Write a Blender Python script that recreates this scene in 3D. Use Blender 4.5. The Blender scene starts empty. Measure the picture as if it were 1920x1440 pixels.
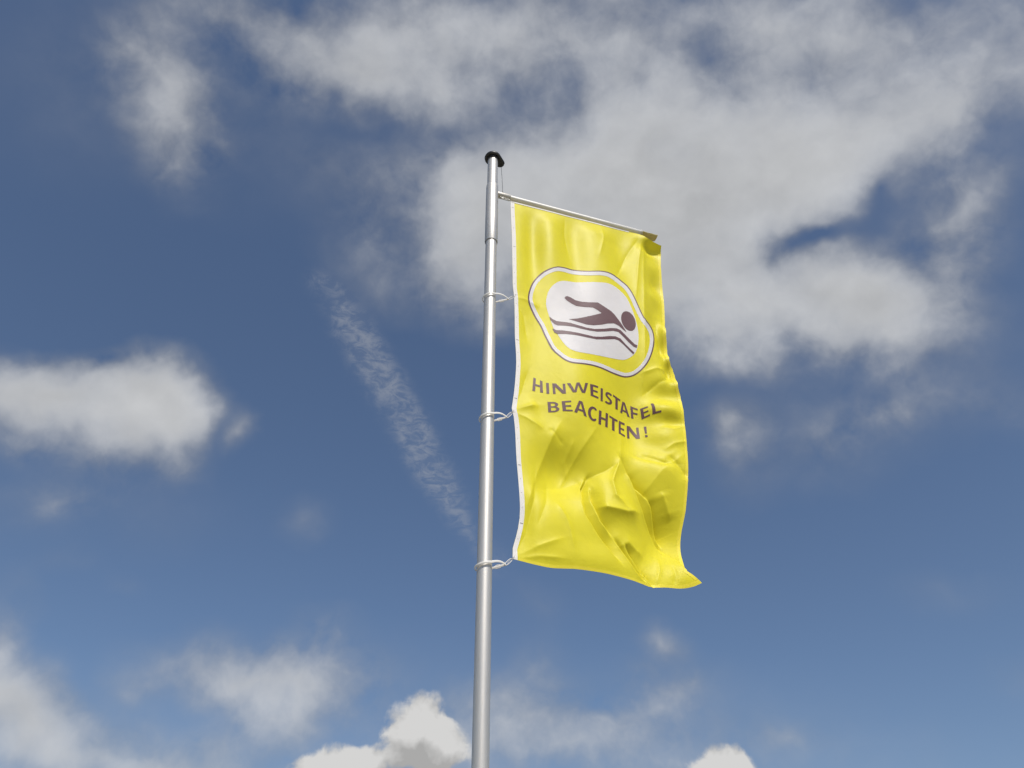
import bpy, bmesh, math, random
import numpy as np
from mathutils import Vector, Matrix, Euler

scene = bpy.context.scene
COL = scene.collection
random.seed(4)

# ------------------------------------------------------------------ camera
PITCH, ROLL = math.radians(40.0), -0.0038
fw = Vector((0, math.cos(PITCH), math.sin(PITCH)))
r0 = Vector((1, 0, 0)); u0 = Vector((0, -math.sin(PITCH), math.cos(PITCH)))
right = r0 * math.cos(ROLL) + u0 * math.sin(ROLL)
up = -r0 * math.sin(ROLL) + u0 * math.cos(ROLL)
cam_data = bpy.data.cameras.new('camera')
cam = bpy.data.objects.new('camera', cam_data); COL.objects.link(cam)
m = Matrix.Identity(4)
for i in range(3):
    m[i][0], m[i][1], m[i][2] = right[i], up[i], -fw[i]
m[2][3] = 1.6
cam.matrix_world = m
cam_data.sensor_width = 36.0
cam_data.lens = 36.0 * 1530.0 / 1920.0
cam_data.clip_start = 0.05; cam_data.clip_end = 5000.0
scene.camera = cam

# ------------------------------------------------------------------ sun and sky
SUN_AZ, SUN_EL = math.radians(180 - 20), math.radians(53)      # azimuth from +Y towards +X
sun_dir = Vector((math.sin(SUN_AZ) * math.cos(SUN_EL), math.cos(SUN_AZ) * math.cos(SUN_EL), math.sin(SUN_EL)))
sd = bpy.data.lights.new('sun', 'SUN'); sd.energy = 3.7; sd.angle = math.radians(0.53); sd.color = (1.0, 0.955, 0.89)
sun = bpy.data.objects.new('sun', sd); COL.objects.link(sun)
sun.rotation_euler = sun_dir.to_track_quat('Z', 'Y').to_euler(); sun.location = (4, -6, 14)

world = bpy.data.worlds.new('World'); scene.world = world; world.use_nodes = True
nt = world.node_tree; nt.nodes.clear()
def nd(kind, **kw):
    n = nt.nodes.new(kind)
    for k, v in kw.items(): setattr(n, k, v)
    return n
def lk(a, b): nt.links.new(a, b)
def mth(op, a, b=None, c=None, clamp=False):
    n = nd('ShaderNodeMath', operation=op, use_clamp=clamp)
    for i, v in enumerate((a, b, c)):
        if v is None: continue
        if isinstance(v, (int, float)): n.inputs[i].default_value = v
        else: lk(v, n.inputs[i])
    return n.outputs[0]
def mix(f, a, b):
    n = nd('ShaderNodeMix', data_type='RGBA')
    for s, v in ((n.inputs[0], f), (n.inputs[6], a), (n.inputs[7], b)):
        if isinstance(v, (int, float)): s.default_value = v
        elif isinstance(v, tuple): s.default_value = v
        else: lk(v, s)
    return n.outputs[2]
def smooth(v, lo, hi):
    n = nd('ShaderNodeMapRange', interpolation_type='SMOOTHSTEP')
    lk(v, n.inputs[0]); n.inputs[1].default_value = lo; n.inputs[2].default_value = hi
    return n.outputs[0]
def noise(vec, scale, detail, rough=0.5, dist=0.0):
    n = nd('ShaderNodeTexNoise'); lk(vec, n.inputs['Vector'])
    n.inputs['Scale'].default_value = scale; n.inputs['Detail'].default_value = detail
    n.inputs['Roughness'].default_value = rough; n.inputs['Distortion'].default_value = dist
    return n
def vmath(op, a, b):
    n = nd('ShaderNodeVectorMath', operation=op)
    for s, v in ((n.inputs[0], a), (n.inputs[1], b)):
        if isinstance(v, tuple): s.default_value = v
        else: lk(v, s)
    return n.outputs[0]
# cloud banks: azimuth, elevation, half sizes along and across, tilt (degrees), weight
SOFT_CLOUDS = [
[42.67,48.33,3.01,2.24,-0.75,0.45],[-22.24,14.39,12.4,2.34,5.59,0.3],[6.61,15.6,14.16,2.48,-1.99,0.26],[-0.1,13.59,50.31,7.21,-0.17,0.16],
[-22.7,55.69,14.0,6.77,3.93,0.16],[-43.09,51.9,8.67,7.27,36.13,0.14],[-6.1,54.16,9.4,7.02,4.74,0.14],[33.0,45.64,9.44,5.36,-25.14,0.28],
[36.16,36.86,7.56,5.93,-23.91,0.1],[24.24,35.88,8.65,3.88,-15.01,0.07],[3.21,18.23,11.1,3.87,-1.21,0.12],[-29.88,27.7,8.95,3.95,14.71,0.14],
[-12.75,20.46,8.81,3.94,4.31,0.08],[-36.83,59.55,4.99,2.18,12.59,0.55],[-27.82,60.12,6.17,2.62,-5.64,0.75],[-17.89,59.57,4.93,2.7,-14.12,0.9],
[-14.8,62.57,6.37,3.49,3.66,0.75],[-9.57,59.44,3.79,2.69,-11.11,0.55],[-0.58,63.96,7.53,4.07,0.32,0.75],[17.95,62.14,8.76,4.7,-16.19,0.75],
[34.15,58.33,8.19,4.59,-30.21,0.75],[44.73,54.64,6.89,4.1,-39.15,0.6],[49.01,49.39,5.05,4.94,-41.37,0.55],[11.59,58.22,5.1,4.48,-77.42,0.8],
[20.57,55.99,7.2,4.34,-17.49,0.9],[30.92,52.88,7.12,4.25,-25.75,0.9],[38.66,51.34,4.36,3.57,-10.7,0.75],[44.85,48.97,4.01,2.51,-14.62,0.45],
[14.68,53.36,9.22,3.83,-12.08,1.1],[2.54,53.56,5.46,3.89,-2.25,0.95],[-2.55,50.71,4.78,5.42,1.76,1.6],[-4.39,48.11,2.96,2.57,3.06,0.6],
[7.0,50.51,7.31,5.41,-5.63,1.0],[21.0,49.84,7.64,5.24,-16.56,1.1],[17.07,46.11,6.76,4.33,-12.7,1.0],[16.44,49.52,7.11,5.69,-12.87,0.9],
[28.05,50.78,6.14,3.78,-1.85,0.9],[33.66,50.21,4.6,3.02,-6.04,0.75],[22.38,43.67,6.93,3.19,-26.38,0.9],[29.29,41.97,6.17,2.75,-26.11,1.4],
[32.66,40.59,3.26,2.88,-22.88,1.4],[25.84,40.29,6.33,2.11,-22.9,0.6],[18.37,41.82,4.94,2.18,-12.71,0.45],[21.74,38.98,6.88,2.15,-24.73,0.12],
[38.58,46.94,1.94,2.36,-69.87,0.2],[41.15,43.63,2.69,3.17,-31.33,0.75],[38.64,40.64,2.3,2.6,-27.75,0.45],[44.93,44.44,1.9,1.84,-35.18,0.12],
[36.8,38.07,3.48,1.97,-25.01,0.2],[33.21,35.68,4.5,2.01,-21.14,0.15],[-42.6,54.14,2.36,2.04,15.12,0.6],[-37.88,53.11,2.45,2.46,-12.11,0.62],
[-35.13,51.53,2.19,3.22,28.62,0.62],[-34.93,49.59,1.87,2.28,27.78,0.35],[-31.46,51.79,1.29,1.48,25.46,0.25],[-41.63,56.56,3.09,1.55,15.52,0.25],
[-28.94,57.8,4.48,2.26,15.03,0.3],[-15.18,49.41,2.88,3.91,21.35,0.3],[-13.44,46.69,2.89,2.91,9.65,0.2],[-6.85,55.17,5.3,4.24,-24.0,0.2],
[-15.68,53.3,3.89,3.82,12.47,0.12],[-3.18,45.93,4.46,2.59,2.07,0.35],[-29.22,35.76,3.17,2.19,7.0,2.2],[-30.59,33.25,5.52,3.21,17.72,0.9],
[-36.08,34.08,4.0,1.7,21.96,2.0],[-32.3,33.66,5.41,2.68,19.07,0.7],[-38.63,32.33,2.97,2.7,22.88,0.9],[-35.97,30.47,3.89,1.61,19.95,0.35],
[-26.85,34.37,1.93,2.25,15.71,0.6],[-24.94,34.79,0.99,1.75,14.63,0.35],[-21.88,35.11,0.85,1.42,12.78,0.4],[-33.28,27.52,2.52,1.46,28.08,0.35],
[-25.2,31.33,1.62,1.38,13.51,0.35],[-36.1,36.03,2.31,0.99,22.97,0.25],[-31.26,16.28,3.15,2.3,9.43,1.3],[-32.93,18.31,1.57,3.22,11.26,0.8],
[-29.54,15.54,2.69,2.01,8.41,0.9],[-27.57,14.1,7.65,2.55,7.03,0.7],[-21.25,14.19,7.75,1.75,5.24,0.45],[-17.21,19.45,3.68,1.86,-13.32,0.95],
[-14.25,18.74,4.37,1.89,-5.03,0.9],[-20.73,19.72,4.13,1.57,2.1,0.55],[-11.23,20.07,3.41,1.64,3.69,0.42],[-12.85,22.28,2.4,1.51,4.73,0.4],
[-14.86,17.27,2.61,1.41,4.3,0.4],[-24.34,18.33,1.79,1.23,7.87,0.2],[-15.93,29.62,2.06,1.43,38.78,0.2],[-31.64,23.5,1.4,0.78,13.56,0.12],
[-27.85,23.08,1.51,0.69,0.97,0.15],[1.37,17.77,5.2,2.25,-0.62,0.42],[6.09,17.83,3.1,1.28,2.57,0.5],[10.1,18.28,3.78,1.58,15.17,0.45],
[3.48,16.31,5.47,1.57,-1.18,0.5],[-1.19,18.91,3.49,1.96,0.18,0.3],[1.83,21.21,1.77,2.01,-0.87,0.25],[9.63,20.26,2.07,0.99,-3.57,0.18],
[12.02,19.13,1.38,0.79,23.74,0.25],[17.85,15.39,2.19,0.91,-5.09,0.2],[11.32,21.75,1.87,1.18,-14.24,0.5],[18.66,35.29,2.26,1.98,-11.27,0.5],
[19.18,33.19,2.41,2.86,-11.01,0.18],[25.73,33.02,5.57,3.09,0.95,0.26],[30.19,34.24,4.69,1.69,-2.01,0.3],[36.41,32.16,2.52,1.62,-21.69,0.22],
[29.99,22.85,4.58,1.57,-12.87,0.1],[1.53,24.99,2.17,1.75,-0.86,0.12],[31.65,17.6,1.59,1.17,-10.8,0.12]]
CLOUD_GAPS = [
[27.15,46.8,2.48,1.39,-15.52,0.45],[30.11,46.17,4.01,1.89,-12.33,0.6],[37.09,41.98,1.35,2.91,-37.96,0.25],[-16.66,56.33,5.52,2.04,4.02,0.25],
[36.66,46.94,2.38,1.66,15.59,0.5],[7.55,58.2,2.48,3.02,-16.12,0.5],[25.08,59.6,1.99,1.89,-22.18,0.3],[35.33,55.11,2.63,1.48,-58.56,0.25],
[-7.09,56.89,3.21,2.39,5.74,0.3],[43.95,46.05,2.41,1.9,-0.27,0.25],[-34.16,30.33,2.0,1.63,18.67,0.25],[27.45,46.35,1.97,1.22,-10.34,0.25]]
CUMULUS = [
[-6.4,17.28,2.05,1.9,1.71,1.15],[-6.83,15.95,1.76,1.56,1.68,0.8],[-4.53,15.94,2.11,1.62,1.05,0.9],[-11.39,14.92,2.03,0.97,2.77,1.1],
[-12.85,14.49,1.29,0.78,3.06,0.8],[-9.47,14.64,1.65,0.85,2.22,0.7],[13.32,14.37,2.12,1.2,-3.57,1.1],[14.58,14.0,1.14,1.07,-3.8,0.8]]
CONTRAIL = [
[-15.8,43.43,3.25,1.38,-48.3,0.7],[-12.78,40.82,4.4,1.54,-50.33,1.0],[-9.12,37.06,4.82,1.62,-52.64,1.0],[-6.02,33.16,4.07,1.25,-56.4,0.8],
[-3.67,30.13,3.29,0.88,-59.64,0.35],[-1.29,27.83,2.16,1.45,-58.87,0.3],[-18.32,45.64,1.41,0.94,2.88,0.4]]
def lobes(vec, rows):
    total = None
    for az, el, rx, ry, roll, w in rows:
        A, E, Q = math.radians(az), math.radians(el), math.radians(roll)
        c = Vector((math.sin(A) * math.cos(E), math.cos(A) * math.cos(E), math.sin(E)))
        east = Vector((c.y, -c.x, 0)).normalized(); north = east.cross(c)
        if north.z < 0: north = -north
        e1 = east * math.cos(Q) + north * math.sin(Q); e2 = c.cross(e1)
        R = Matrix((e1, e2, c)).transposed()
        mp = nd('ShaderNodeMapping', vector_type='TEXTURE')
        lk(vec, mp.inputs[0])
        mp.inputs['Location'].default_value = c
        mp.inputs['Rotation'].default_value = R.to_euler('XYZ')
        mp.inputs['Scale'].default_value = (math.radians(rx) * 1.75, math.radians(ry) * 1.75, 0.9)
        g = nd('ShaderNodeTexGradient', gradient_type='QUADRATIC_SPHERE'); lk(mp.outputs[0], g.inputs[0])
        total = mth('MULTIPLY_ADD', g.outputs[1], w * 1.7, total if total is not None else 0.0)
    return total
tc = nd('ShaderNodeTexCoord'); D0 = tc.outputs['Generated']
def offset_noise(vec, scale, detail, amp):
    n = noise(vec, scale, detail, 0.5)
    return vmath('MULTIPLY', vmath('SUBTRACT', n.outputs['Color'], (0.5, 0.5, 0.5)), (amp, amp, amp))
W1 = offset_noise(D0, 8.0, 4.0, 0.075)
W2 = offset_noise(D0, 20.0, 3.0, 0.024)
D1 = vmath('ADD', vmath('ADD', D0, W1), W2)
D2 = vmath('ADD', vmath('ADD', D0, vmath('MULTIPLY', W1, (0.3, 0.3, 0.3))), W2)
def puffs(vec, detail):
    """billowing texture of cloud, about -0.5 to 0.5"""
    f = noise(vec, 7.5, detail, 0.58, 0.1)
    return mth('MULTIPLY_ADD', f.outputs['Fac'], 3.5, -1.75)
DP = vmath('ADD', D0, W2)
puff = puffs(DP, 5.0)
relief = mth('SUBTRACT', puffs(DP, 2.0), puffs(vmath('ADD', DP, (0.0, -0.006, 0.028)), 2.0))
fine0 = noise(D2, 34.0, 4.0, 0.55); fine1 = noise(vmath('ADD', D2, (0.0, -0.003, 0.010)), 34.0, 3.0, 0.5)
bumps = mth('MULTIPLY_ADD', fine0.outputs['Fac'], 1.6, -0.8)
soft = mth('SUBTRACT', lobes(D1, SOFT_CLOUDS), lobes(D1, CLOUD_GAPS))
# broken cloud over the rest of the sky
dot = nd('ShaderNodeVectorMath', operation='DOT_PRODUCT'); lk(D0, dot.inputs[0]); dot.inputs[1].default_value = fw
away = smooth(dot.outputs['Value'], 0.80, 0.62)
far_n = noise(D0, 3.2, 6.0, 0.55, 0.4)
soft = mth('ADD', soft, mth('MULTIPLY', mth('MULTIPLY', smooth(far_n.outputs['Fac'], 0.48, 0.70), away), 1.3))
gate = smooth(soft, 0.0, 0.8)
dens = mth('MULTIPLY_ADD', mth('MULTIPLY_ADD', bumps, 0.55, puff), gate, soft)
dpos = mth('MAXIMUM', mth('SUBTRACT', dens, 0.03), 0.0)
alpha_soft = mth('SUBTRACT', 1.0, mth('POWER', 2.718, mth('MULTIPLY', mth('POWER', dpos, 1.15), -0.62)))
sharp0 = lobes(D2, CUMULUS); sharp_up = lobes(vmath('ADD', D2, (0.0, -0.006, 0.024)), CUMULUS)
alpha_sharp = smooth(mth('MULTIPLY_ADD', bumps, smooth(sharp0, 0.05, 0.35), sharp0), 0.22, 0.74)
tn = noise(vmath('MULTIPLY', D0, (1.0, 1.0, 1.9)), 52.0, 5.0, 0.66, 0.6)
trail = mth('MULTIPLY', smooth(lobes(D2, CONTRAIL), 0.0, 1.3), mth('MULTIPLY', mth('MULTIPLY_ADD', smooth(tn.outputs['Fac'], 0.36, 0.68), 0.30, 0.07), smooth(puff, -1.5, 0.1)))
sky = nd('ShaderNodeTexSky', sky_type='NISHITA')
sky.sun_disc = False; sky.sun_elevation = SUN_EL; sky.sun_rotation = SUN_AZ
sky.altitude = 500; sky.air_density = 1.0; sky.dust_density = 2.0; sky.ozone_density = 3.2
# light on the clouds: thick parts turn grey underneath, tops catch the sun
lit = mth('MULTIPLY_ADD', smooth(dens, 0.1, 2.0), 2.0, 3.4)
lit = mth('SUBTRACT', lit, mth('MULTIPLY', smooth(dens, 2.4, 4.5), 0.5))
lit = mth('ADD', lit, mth('MULTIPLY', relief, 0.9))
lit = mth('ADD', lit, mth('MULTIPLY', mth('SUBTRACT', fine0.outputs['Fac'], fine1.outputs['Fac']), 0.8))
cc = nd('ShaderNodeVectorMath', operation='SCALE'); cc.inputs[0].default_value = (0.985, 1.0, 1.02); lk(lit, cc.inputs[3])
col = mix(trail, sky.outputs[0], (4.2, 4.3, 4.5, 1))
col = mix(alpha_soft, col, cc.outputs[0])
lit2 = mth('ADD', mth('MULTIPLY', mth('SUBTRACT', sharp0, sharp_up), 2.0), mth('MULTIPLY_ADD', relief, 1.2, 4.8))
lit2 = mth('ADD', lit2, mth('MULTIPLY', mth('SUBTRACT', fine0.outputs['Fac'], fine1.outputs['Fac']), 5.0))
lit2 = mth('MINIMUM', mth('MAXIMUM', lit2, 3.9), 6.4)
cc2 = nd('ShaderNodeVectorMath', operation='SCALE'); cc2.inputs[0].default_value = (1.0, 0.995, 0.985); lk(lit2, cc2.inputs[3])
col = mix(alpha_sharp, col, cc2.outputs[0])
bg = nd('ShaderNodeBackground'); lk(col, bg.inputs[0]); bg.inputs[1].default_value = 0.103
out = nd('ShaderNodeOutputWorld'); lk(bg.outputs[0], out.inputs[0])

scene.view_settings.view_transform = 'Standard'; scene.view_settings.look = 'None'
scene.view_settings.exposure = 0.0; scene.view_settings.gamma = 1.0
scene.view_settings.use_curve_mapping = False
scene.render.film_transparent = False
world.cycles.sampling_method = 'MANUAL'; world.cycles.sample_map_resolution = 256
scene.cycles.use_adaptive_sampling = True; scene.cycles.adaptive_threshold = 0.02; scene.cycles.adaptive_min_samples = 8

# ------------------------------------------------------------------ helpers
def material(name, base, rough=0.5, metal=0.0, spec=0.5):
    mt = bpy.data.materials.new(name); mt.use_nodes = True
    b = mt.node_tree.nodes['Principled BSDF']
    b.inputs['Base Color'].default_value = (*base, 1); b.inputs['Roughness'].default_value = rough
    b.inputs['Metallic'].default_value = metal; b.inputs['Specular IOR Level'].default_value = spec
    return mt
def noisy(mt, scale, amount, rough_amount=0.0, stretch=(1, 1, 1), bump=0.0):
    t = mt.node_tree; b = t.nodes['Principled BSDF']
    co = t.nodes.new('ShaderNodeTexCoord'); mp = t.nodes.new('ShaderNodeMapping')
    mp.inputs['Scale'].default_value = stretch; t.links.new(co.outputs['Object'], mp.inputs[0])
    n = t.nodes.new('ShaderNodeTexNoise'); n.inputs['Scale'].default_value = scale; n.inputs['Detail'].default_value = 5
    t.links.new(mp.outputs[0], n.inputs['Vector'])
    base = tuple(b.inputs['Base Color'].default_value)
    mx = t.nodes.new('ShaderNodeMix'); mx.data_type = 'RGBA'
    mx.inputs[6].default_value = (*[c * (1 - amount) for c in base[:3]], 1)
    mx.inputs[7].default_value = (*[min(1, c * (1 + amount)) for c in base[:3]], 1)
    t.links.new(n.outputs[0], mx.inputs[0]); t.links.new(mx.outputs[2], b.inputs['Base Color'])
    if rough_amount:
        mr = t.nodes.new('ShaderNodeMapRange'); r = b.inputs['Roughness'].default_value
        mr.inputs[3].default_value = r - rough_amount; mr.inputs[4].default_value = r + rough_amount
        t.links.new(n.outputs[0], mr.inputs[0]); t.links.new(mr.outputs[0], b.inputs['Roughness'])
    if bump:
        bp = t.nodes.new('ShaderNodeBump'); bp.inputs['Strength'].default_value = 1.0; bp.inputs['Distance'].default_value = bump
        t.links.new(n.outputs[0], bp.inputs['Height']); t.links.new(bp.outputs[0], b.inputs['Normal'])
    return mt
def cloth_material(name, base, rough=0.5, spec=0.25, through=0.2):
    mt = material(name, base, rough, 0.0, spec); t = mt.node_tree; b = t.nodes['Principled BSDF']
    co = t.nodes.new('ShaderNodeTexCoord')
    n = t.nodes.new('ShaderNodeTexNoise'); n.inputs['Scale'].default_value = 22; n.inputs['Detail'].default_value = 6
    n.inputs['Roughness'].default_value = 0.55; n.inputs['Distortion'].default_value = 0.6
    t.links.new(co.outputs['Object'], n.inputs['Vector'])
    bp = t.nodes.new('ShaderNodeBump'); bp.inputs['Distance'].default_value = 0.004; bp.inputs['Strength'].default_value = 0.30
    n2 = t.nodes.new('ShaderNodeTexNoise'); n2.inputs['Scale'].default_value = 7; n2.inputs['Detail'].default_value = 3
    n2.inputs['Distortion'].default_value = 1.2; t.links.new(co.outputs['Object'], n2.inputs['Vector'])
    rg = t.nodes.new('ShaderNodeMath'); rg.operation = 'SUBTRACT'; rg.inputs[1].default_value = 0.5; t.links.new(n2.outputs[0], rg.inputs[0])
    ab = t.nodes.new('ShaderNodeMath'); ab.operation = 'ABSOLUTE'; t.links.new(rg.outputs[0], ab.inputs[0])
    sm = t.nodes.new('ShaderNodeMapRange'); sm.interpolation_type = 'SMOOTHSTEP'; sm.inputs[1].default_value = 0.0; sm.inputs[2].default_value = 0.055
    t.links.new(ab.outputs[0], sm.inputs[0])
    ad = t.nodes.new('ShaderNodeMath'); ad.operation = 'MULTIPLY_ADD'; ad.inputs[1].default_value = -0.10
    t.links.new(sm.outputs[0], ad.inputs[0]); t.links.new(n.outputs[0], ad.inputs[2])
    t.links.new(ad.outputs[0], bp.inputs['Height']); t.links.new(bp.outputs[0], b.inputs['Normal'])
    mx = t.nodes.new('ShaderNodeMix'); mx.data_type = 'RGBA'
    mx.inputs[6].default_value = (*[c * 0.91 for c in base], 1); mx.inputs[7].default_value = (*[min(1, c * 1.06) for c in base], 1)
    t.links.new(n2.outputs[0], mx.inputs[0]); t.links.new(mx.outputs[2], b.inputs['Base Color'])
    tr = t.nodes.new('ShaderNodeBsdfTranslucent'); t.links.new(mx.outputs[2], tr.inputs[0])
    ms = t.nodes.new('ShaderNodeMixShader'); ms.inputs[0].default_value = through
    o = t.nodes['Material Output']
    t.links.new(b.outputs[0], ms.inputs[1]); t.links.new(tr.outputs[0], ms.inputs[2]); t.links.new(ms.outputs[0], o.inputs[0])
    return mt
M = {
    'alu': noisy(material('brushed aluminium', (0.56, 0.54, 0.505), 0.47, 0.62), 14, 0.05, 0.05, (6, 6, 0.25)),
    'boom': noisy(material('weathered aluminium tube', (0.74, 0.72, 0.67), 0.45, 0.15), 18, 0.10, 0.05, (1, 1, 1)),
    'socket': noisy(material('cast fitting', (0.50, 0.48, 0.44), 0.5, 0.5), 30, 0.15),
    'cap': noisy(material('black plastic cap', (0.018, 0.018, 0.020), 0.45), 20, 0.25),
    'wire': material('dark steel wire', (0.05, 0.05, 0.055), 0.45, 0.6),
    'strap': noisy(material('off white plastic', (0.72, 0.70, 0.66), 0.45), 60, 0.06),
    'metal': noisy(material('galvanised steel', (0.55, 0.55, 0.54), 0.4, 0.7), 50, 0.15),
    'flag': cloth_material('yellow flag cloth', (0.795, 0.70, 0.03)),
    'hem': cloth_material('folded yellow hem', (0.83, 0.71, 0.05), through=0.06),
    'hem_shade': cloth_material('flag cloth with painted shade', (0.60, 0.50, 0.20), through=0.05),  # same yellow cloth; shade under the sleeve is put into this duller colour
    'white': cloth_material('white print', (0.70, 0.675, 0.68), through=0.1),
    'tape': cloth_material('white webbing tape', (0.80, 0.77, 0.74), rough=0.7, through=0.05),
    'brown': cloth_material('brown print', (0.125, 0.062, 0.070), through=0.05),
    'thread': material('grey thread', (0.24, 0.22, 0.20), 0.8),
    'ground': noisy(material('trodden grass and gravel', (0.26, 0.235, 0.17), 0.9), 0.8, 0.35),
    'concrete': noisy(material('concrete footing', (0.32, 0.31, 0.29), 0.85), 9, 0.2),
}
def link(name, mesh, mat, parent=None, smooth_shade=True):
    if mat: mesh.materials.append(M[mat])
    if smooth_shade:
        mesh.shade_smooth()
    o = bpy.data.objects.new(name, mesh); COL.objects.link(o); o.parent = parent
    return o
def pydata(name, verts, faces):
    me = bpy.data.meshes.new(name); me.from_pydata([tuple(v) for v in verts], [], faces); me.update(); return me
def empty(name, loc, label, cat, group=None):
    o = bpy.data.objects.new(name, None); COL.objects.link(o); o.location = loc; o.empty_display_size = 0.1
    tag(o, label, cat, group); return o
def tag(o, label, cat, group=None):
    o['label'] = label; o['category'] = cat
    if group: o['group'] = group
def lathe(name, prof, mat, parent, seg=64, origin=(0, 0, 0), axis=None):
    """surface of revolution about z (or another axis) of (r, z) points, relative to the parent"""
    v, f = [], []
    for r, z in prof:
        for k in range(seg):
            t = 2 * math.pi * k / seg; v.append((r * math.cos(t), r * math.sin(t), z))
    for i in range(len(prof) - 1):
        for k in range(seg):
            f.append((i * seg + k, i * seg + (k + 1) % seg, (i + 1) * seg + (k + 1) % seg, (i + 1) * seg + k))
    if axis is not None:
        q = Vector((0, 0, 1)).rotation_difference(Vector(axis)); v = [q @ Vector(p) for p in v]
    v = [Vector(p) + Vector(origin) for p in v]
    me = pydata(name, v, f)
    o = link(name, me, mat, parent)
    md = o.modifiers.new('edge', 'EDGE_SPLIT'); md.split_angle = math.radians(40)
    return o
def sweep(name, pts, mat, parent, w, h, upv=(0, 0, 1), closed=False, seg=10, round_=True):
    """tube of elliptic (or flat) section along a polyline; h along upv, w across"""
    pts = [Vector(p) for p in pts]; n = len(pts); v, f = [], []
    upv = Vector(upv)
    for i, p in enumerate(pts):
        a = pts[(i - 1) % n] if closed else pts[max(i - 1, 0)]
        b = pts[(i + 1) % n] if closed else pts[min(i + 1, n - 1)]
        t = (b - a).normalized(); s = t.cross(upv).normalized(); u = s.cross(t).normalized()
        for k in range(seg):
            q = 2 * math.pi * (k + 0.5) / seg; cx, cy = math.cos(q), math.sin(q)
            if not round_:
                mm = max(abs(cx), abs(cy)); cx, cy = cx / mm, cy / mm
            v.append(p + s * (cx * w / 2) + u * (cy * h / 2))
    for i in range(n if closed else n - 1):
        j = (i + 1) % n
        for k in range(seg): f.append((i * seg + k, i * seg + (k + 1) % seg, j * seg + (k + 1) % seg, j * seg + k))
    if not closed:
        f.append(tuple(range(seg))[::-1]); f.append(tuple((n - 1) * seg + k for k in range(seg)))
    o = link(name, pydata(name, v, f), mat, parent)
    md = o.modifiers.new('edge', 'EDGE_SPLIT'); md.split_angle = math.radians(50)
    return o

# ------------------------------------------------------------------ ground
gs = 600.0
g = link('ground', pydata('ground', [(-gs, -gs, 0), (gs, -gs, 0), (gs, gs, 0), (-gs, gs, 0)], [(0, 1, 2, 3)]), 'ground', None, False)
g['kind'] = 'structure'

# ------------------------------------------------------------------ flagpole
POLE = Vector((-0.14698, 3.86561, 0.0)); PR = 0.040
ALPHA = math.radians(18.25)
T = Vector((math.cos(ALPHA), math.sin(ALPHA), 0)); N = Vector((math.sin(ALPHA), -math.cos(ALPHA), 0)); Z = Vector((0, 0, 1))
pole = empty('flagpole', POLE, 'tall brushed aluminium flagpole with a black cap on top', 'flagpole')
lathe('footing', [(0.0, 0.05), (0.19, 0.05), (0.2, 0.04), (0.2, -0.1)][::-1], 'concrete', pole, 48)
lathe('shaft', [(PR, 0.04), (PR, 1.4), (PR, 2.8), (PR, 4.2), (PR, 5.6), (PR, 7.205)], 'alu', pole, 96)
# cap: a shallow dome with a pulley housing reaching out to one side
def cap_outline(r1, r2, off, k=72):
    pts = []; beta = math.acos((r1 - r2) / off)
    for i in range(k + 1):
        t = beta + (2 * math.pi - 2 * beta) * i / k; pts.append((r1 * math.cos(t), r1 * math.sin(t)))
    for i in range(k // 2 + 1):
        t = -beta + 2 * beta * i / (k // 2); pts.append((off + r2 * math.cos(t), r2 * math.sin(t)))
    return pts
CAP_A = math.radians(38)
v, f = [], []
layers = [(0.0, -0.020), (0.006, -0.026), (0.012, -0.018), (0.030, -0.006), (0.050, 0.0), (0.066, -0.007), (0.074, -0.020)]
base = cap_outline(0.066, 0.036, 0.072)
nb = len(base)
for h, inset in [(0.004, -0.028), (0.0, -0.020), (0.0, -0.008), (0.006, -0.001), (0.016, 0.001), (0.030, -0.004), (0.042, -0.016), (0.047, -0.032)]:
    for x, y in cap_outline(0.066 + inset, 0.036 + inset, 0.072):
        v.append((x * math.cos(CAP_A) - y * math.sin(CAP_A), x * math.sin(CAP_A) + y * math.cos(CAP_A), 7.2 + h))
nl = len(v) // nb
for i in range(nl - 1):
    for k in range(nb): f.append((i * nb + k, i * nb + (k + 1) % nb, (i + 1) * nb + (k + 1) % nb, (i + 1) * nb + k))
f.append(tuple(range((nl - 1) * nb, nl * nb))); f.append(tuple(range(nb))[::-1])
cap = link('cap', pydata('cap', v, f), 'cap', pole)
lathe('collar', [(PR + 0.001, 7.178), (PR + 0.006, 7.180), (PR + 0.006, 7.204)], 'cap', pole, 48)

# ------------------------------------------------------------------ swivel arm
ZA = 6.76
arm = empty('banner_arm', POLE + Z * ZA, 'aluminium swivel arm sleeved on the pole, holding the top of the flag', 'flag arm')
SR = 0.0465
lathe('sleeve', [(PR + 0.001, -0.575), (SR - 0.002, -0.580), (SR, -0.576), (SR, -0.3), (SR, 0.0), (SR, 0.078), (SR - 0.001, 0.084), (PR + 0.0015, 0.094)], 'alu', arm, 96)
lathe('socket', [(0.0, 0.145), (0.0245, 0.145), (0.026, 0.142), (0.026, 0.06), (0.026, 0.040)], 'socket', arm, 40, axis=T)
lathe('boom', [(0.0205, 0.140), (0.0205, 0.5), (0.0205, 0.9), (0.0205, 1.250), (0.018, 1.254), (0.0, 1.254)], 'boom', arm, 40, axis=T)
# cord tied round the end of the boom
ring = []
for k in range(24):
    t = 2 * math.pi * k / 24
    ring.append(T * (1.253 + 0.010 * math.sin(t * 0.5)) + N * (0.0225 * math.cos(t)) + Z * (0.0225 * math.sin(t)))
sweep('end_cord', ring, 'strap', arm, 0.005, 0.005, T, True, 8)
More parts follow.
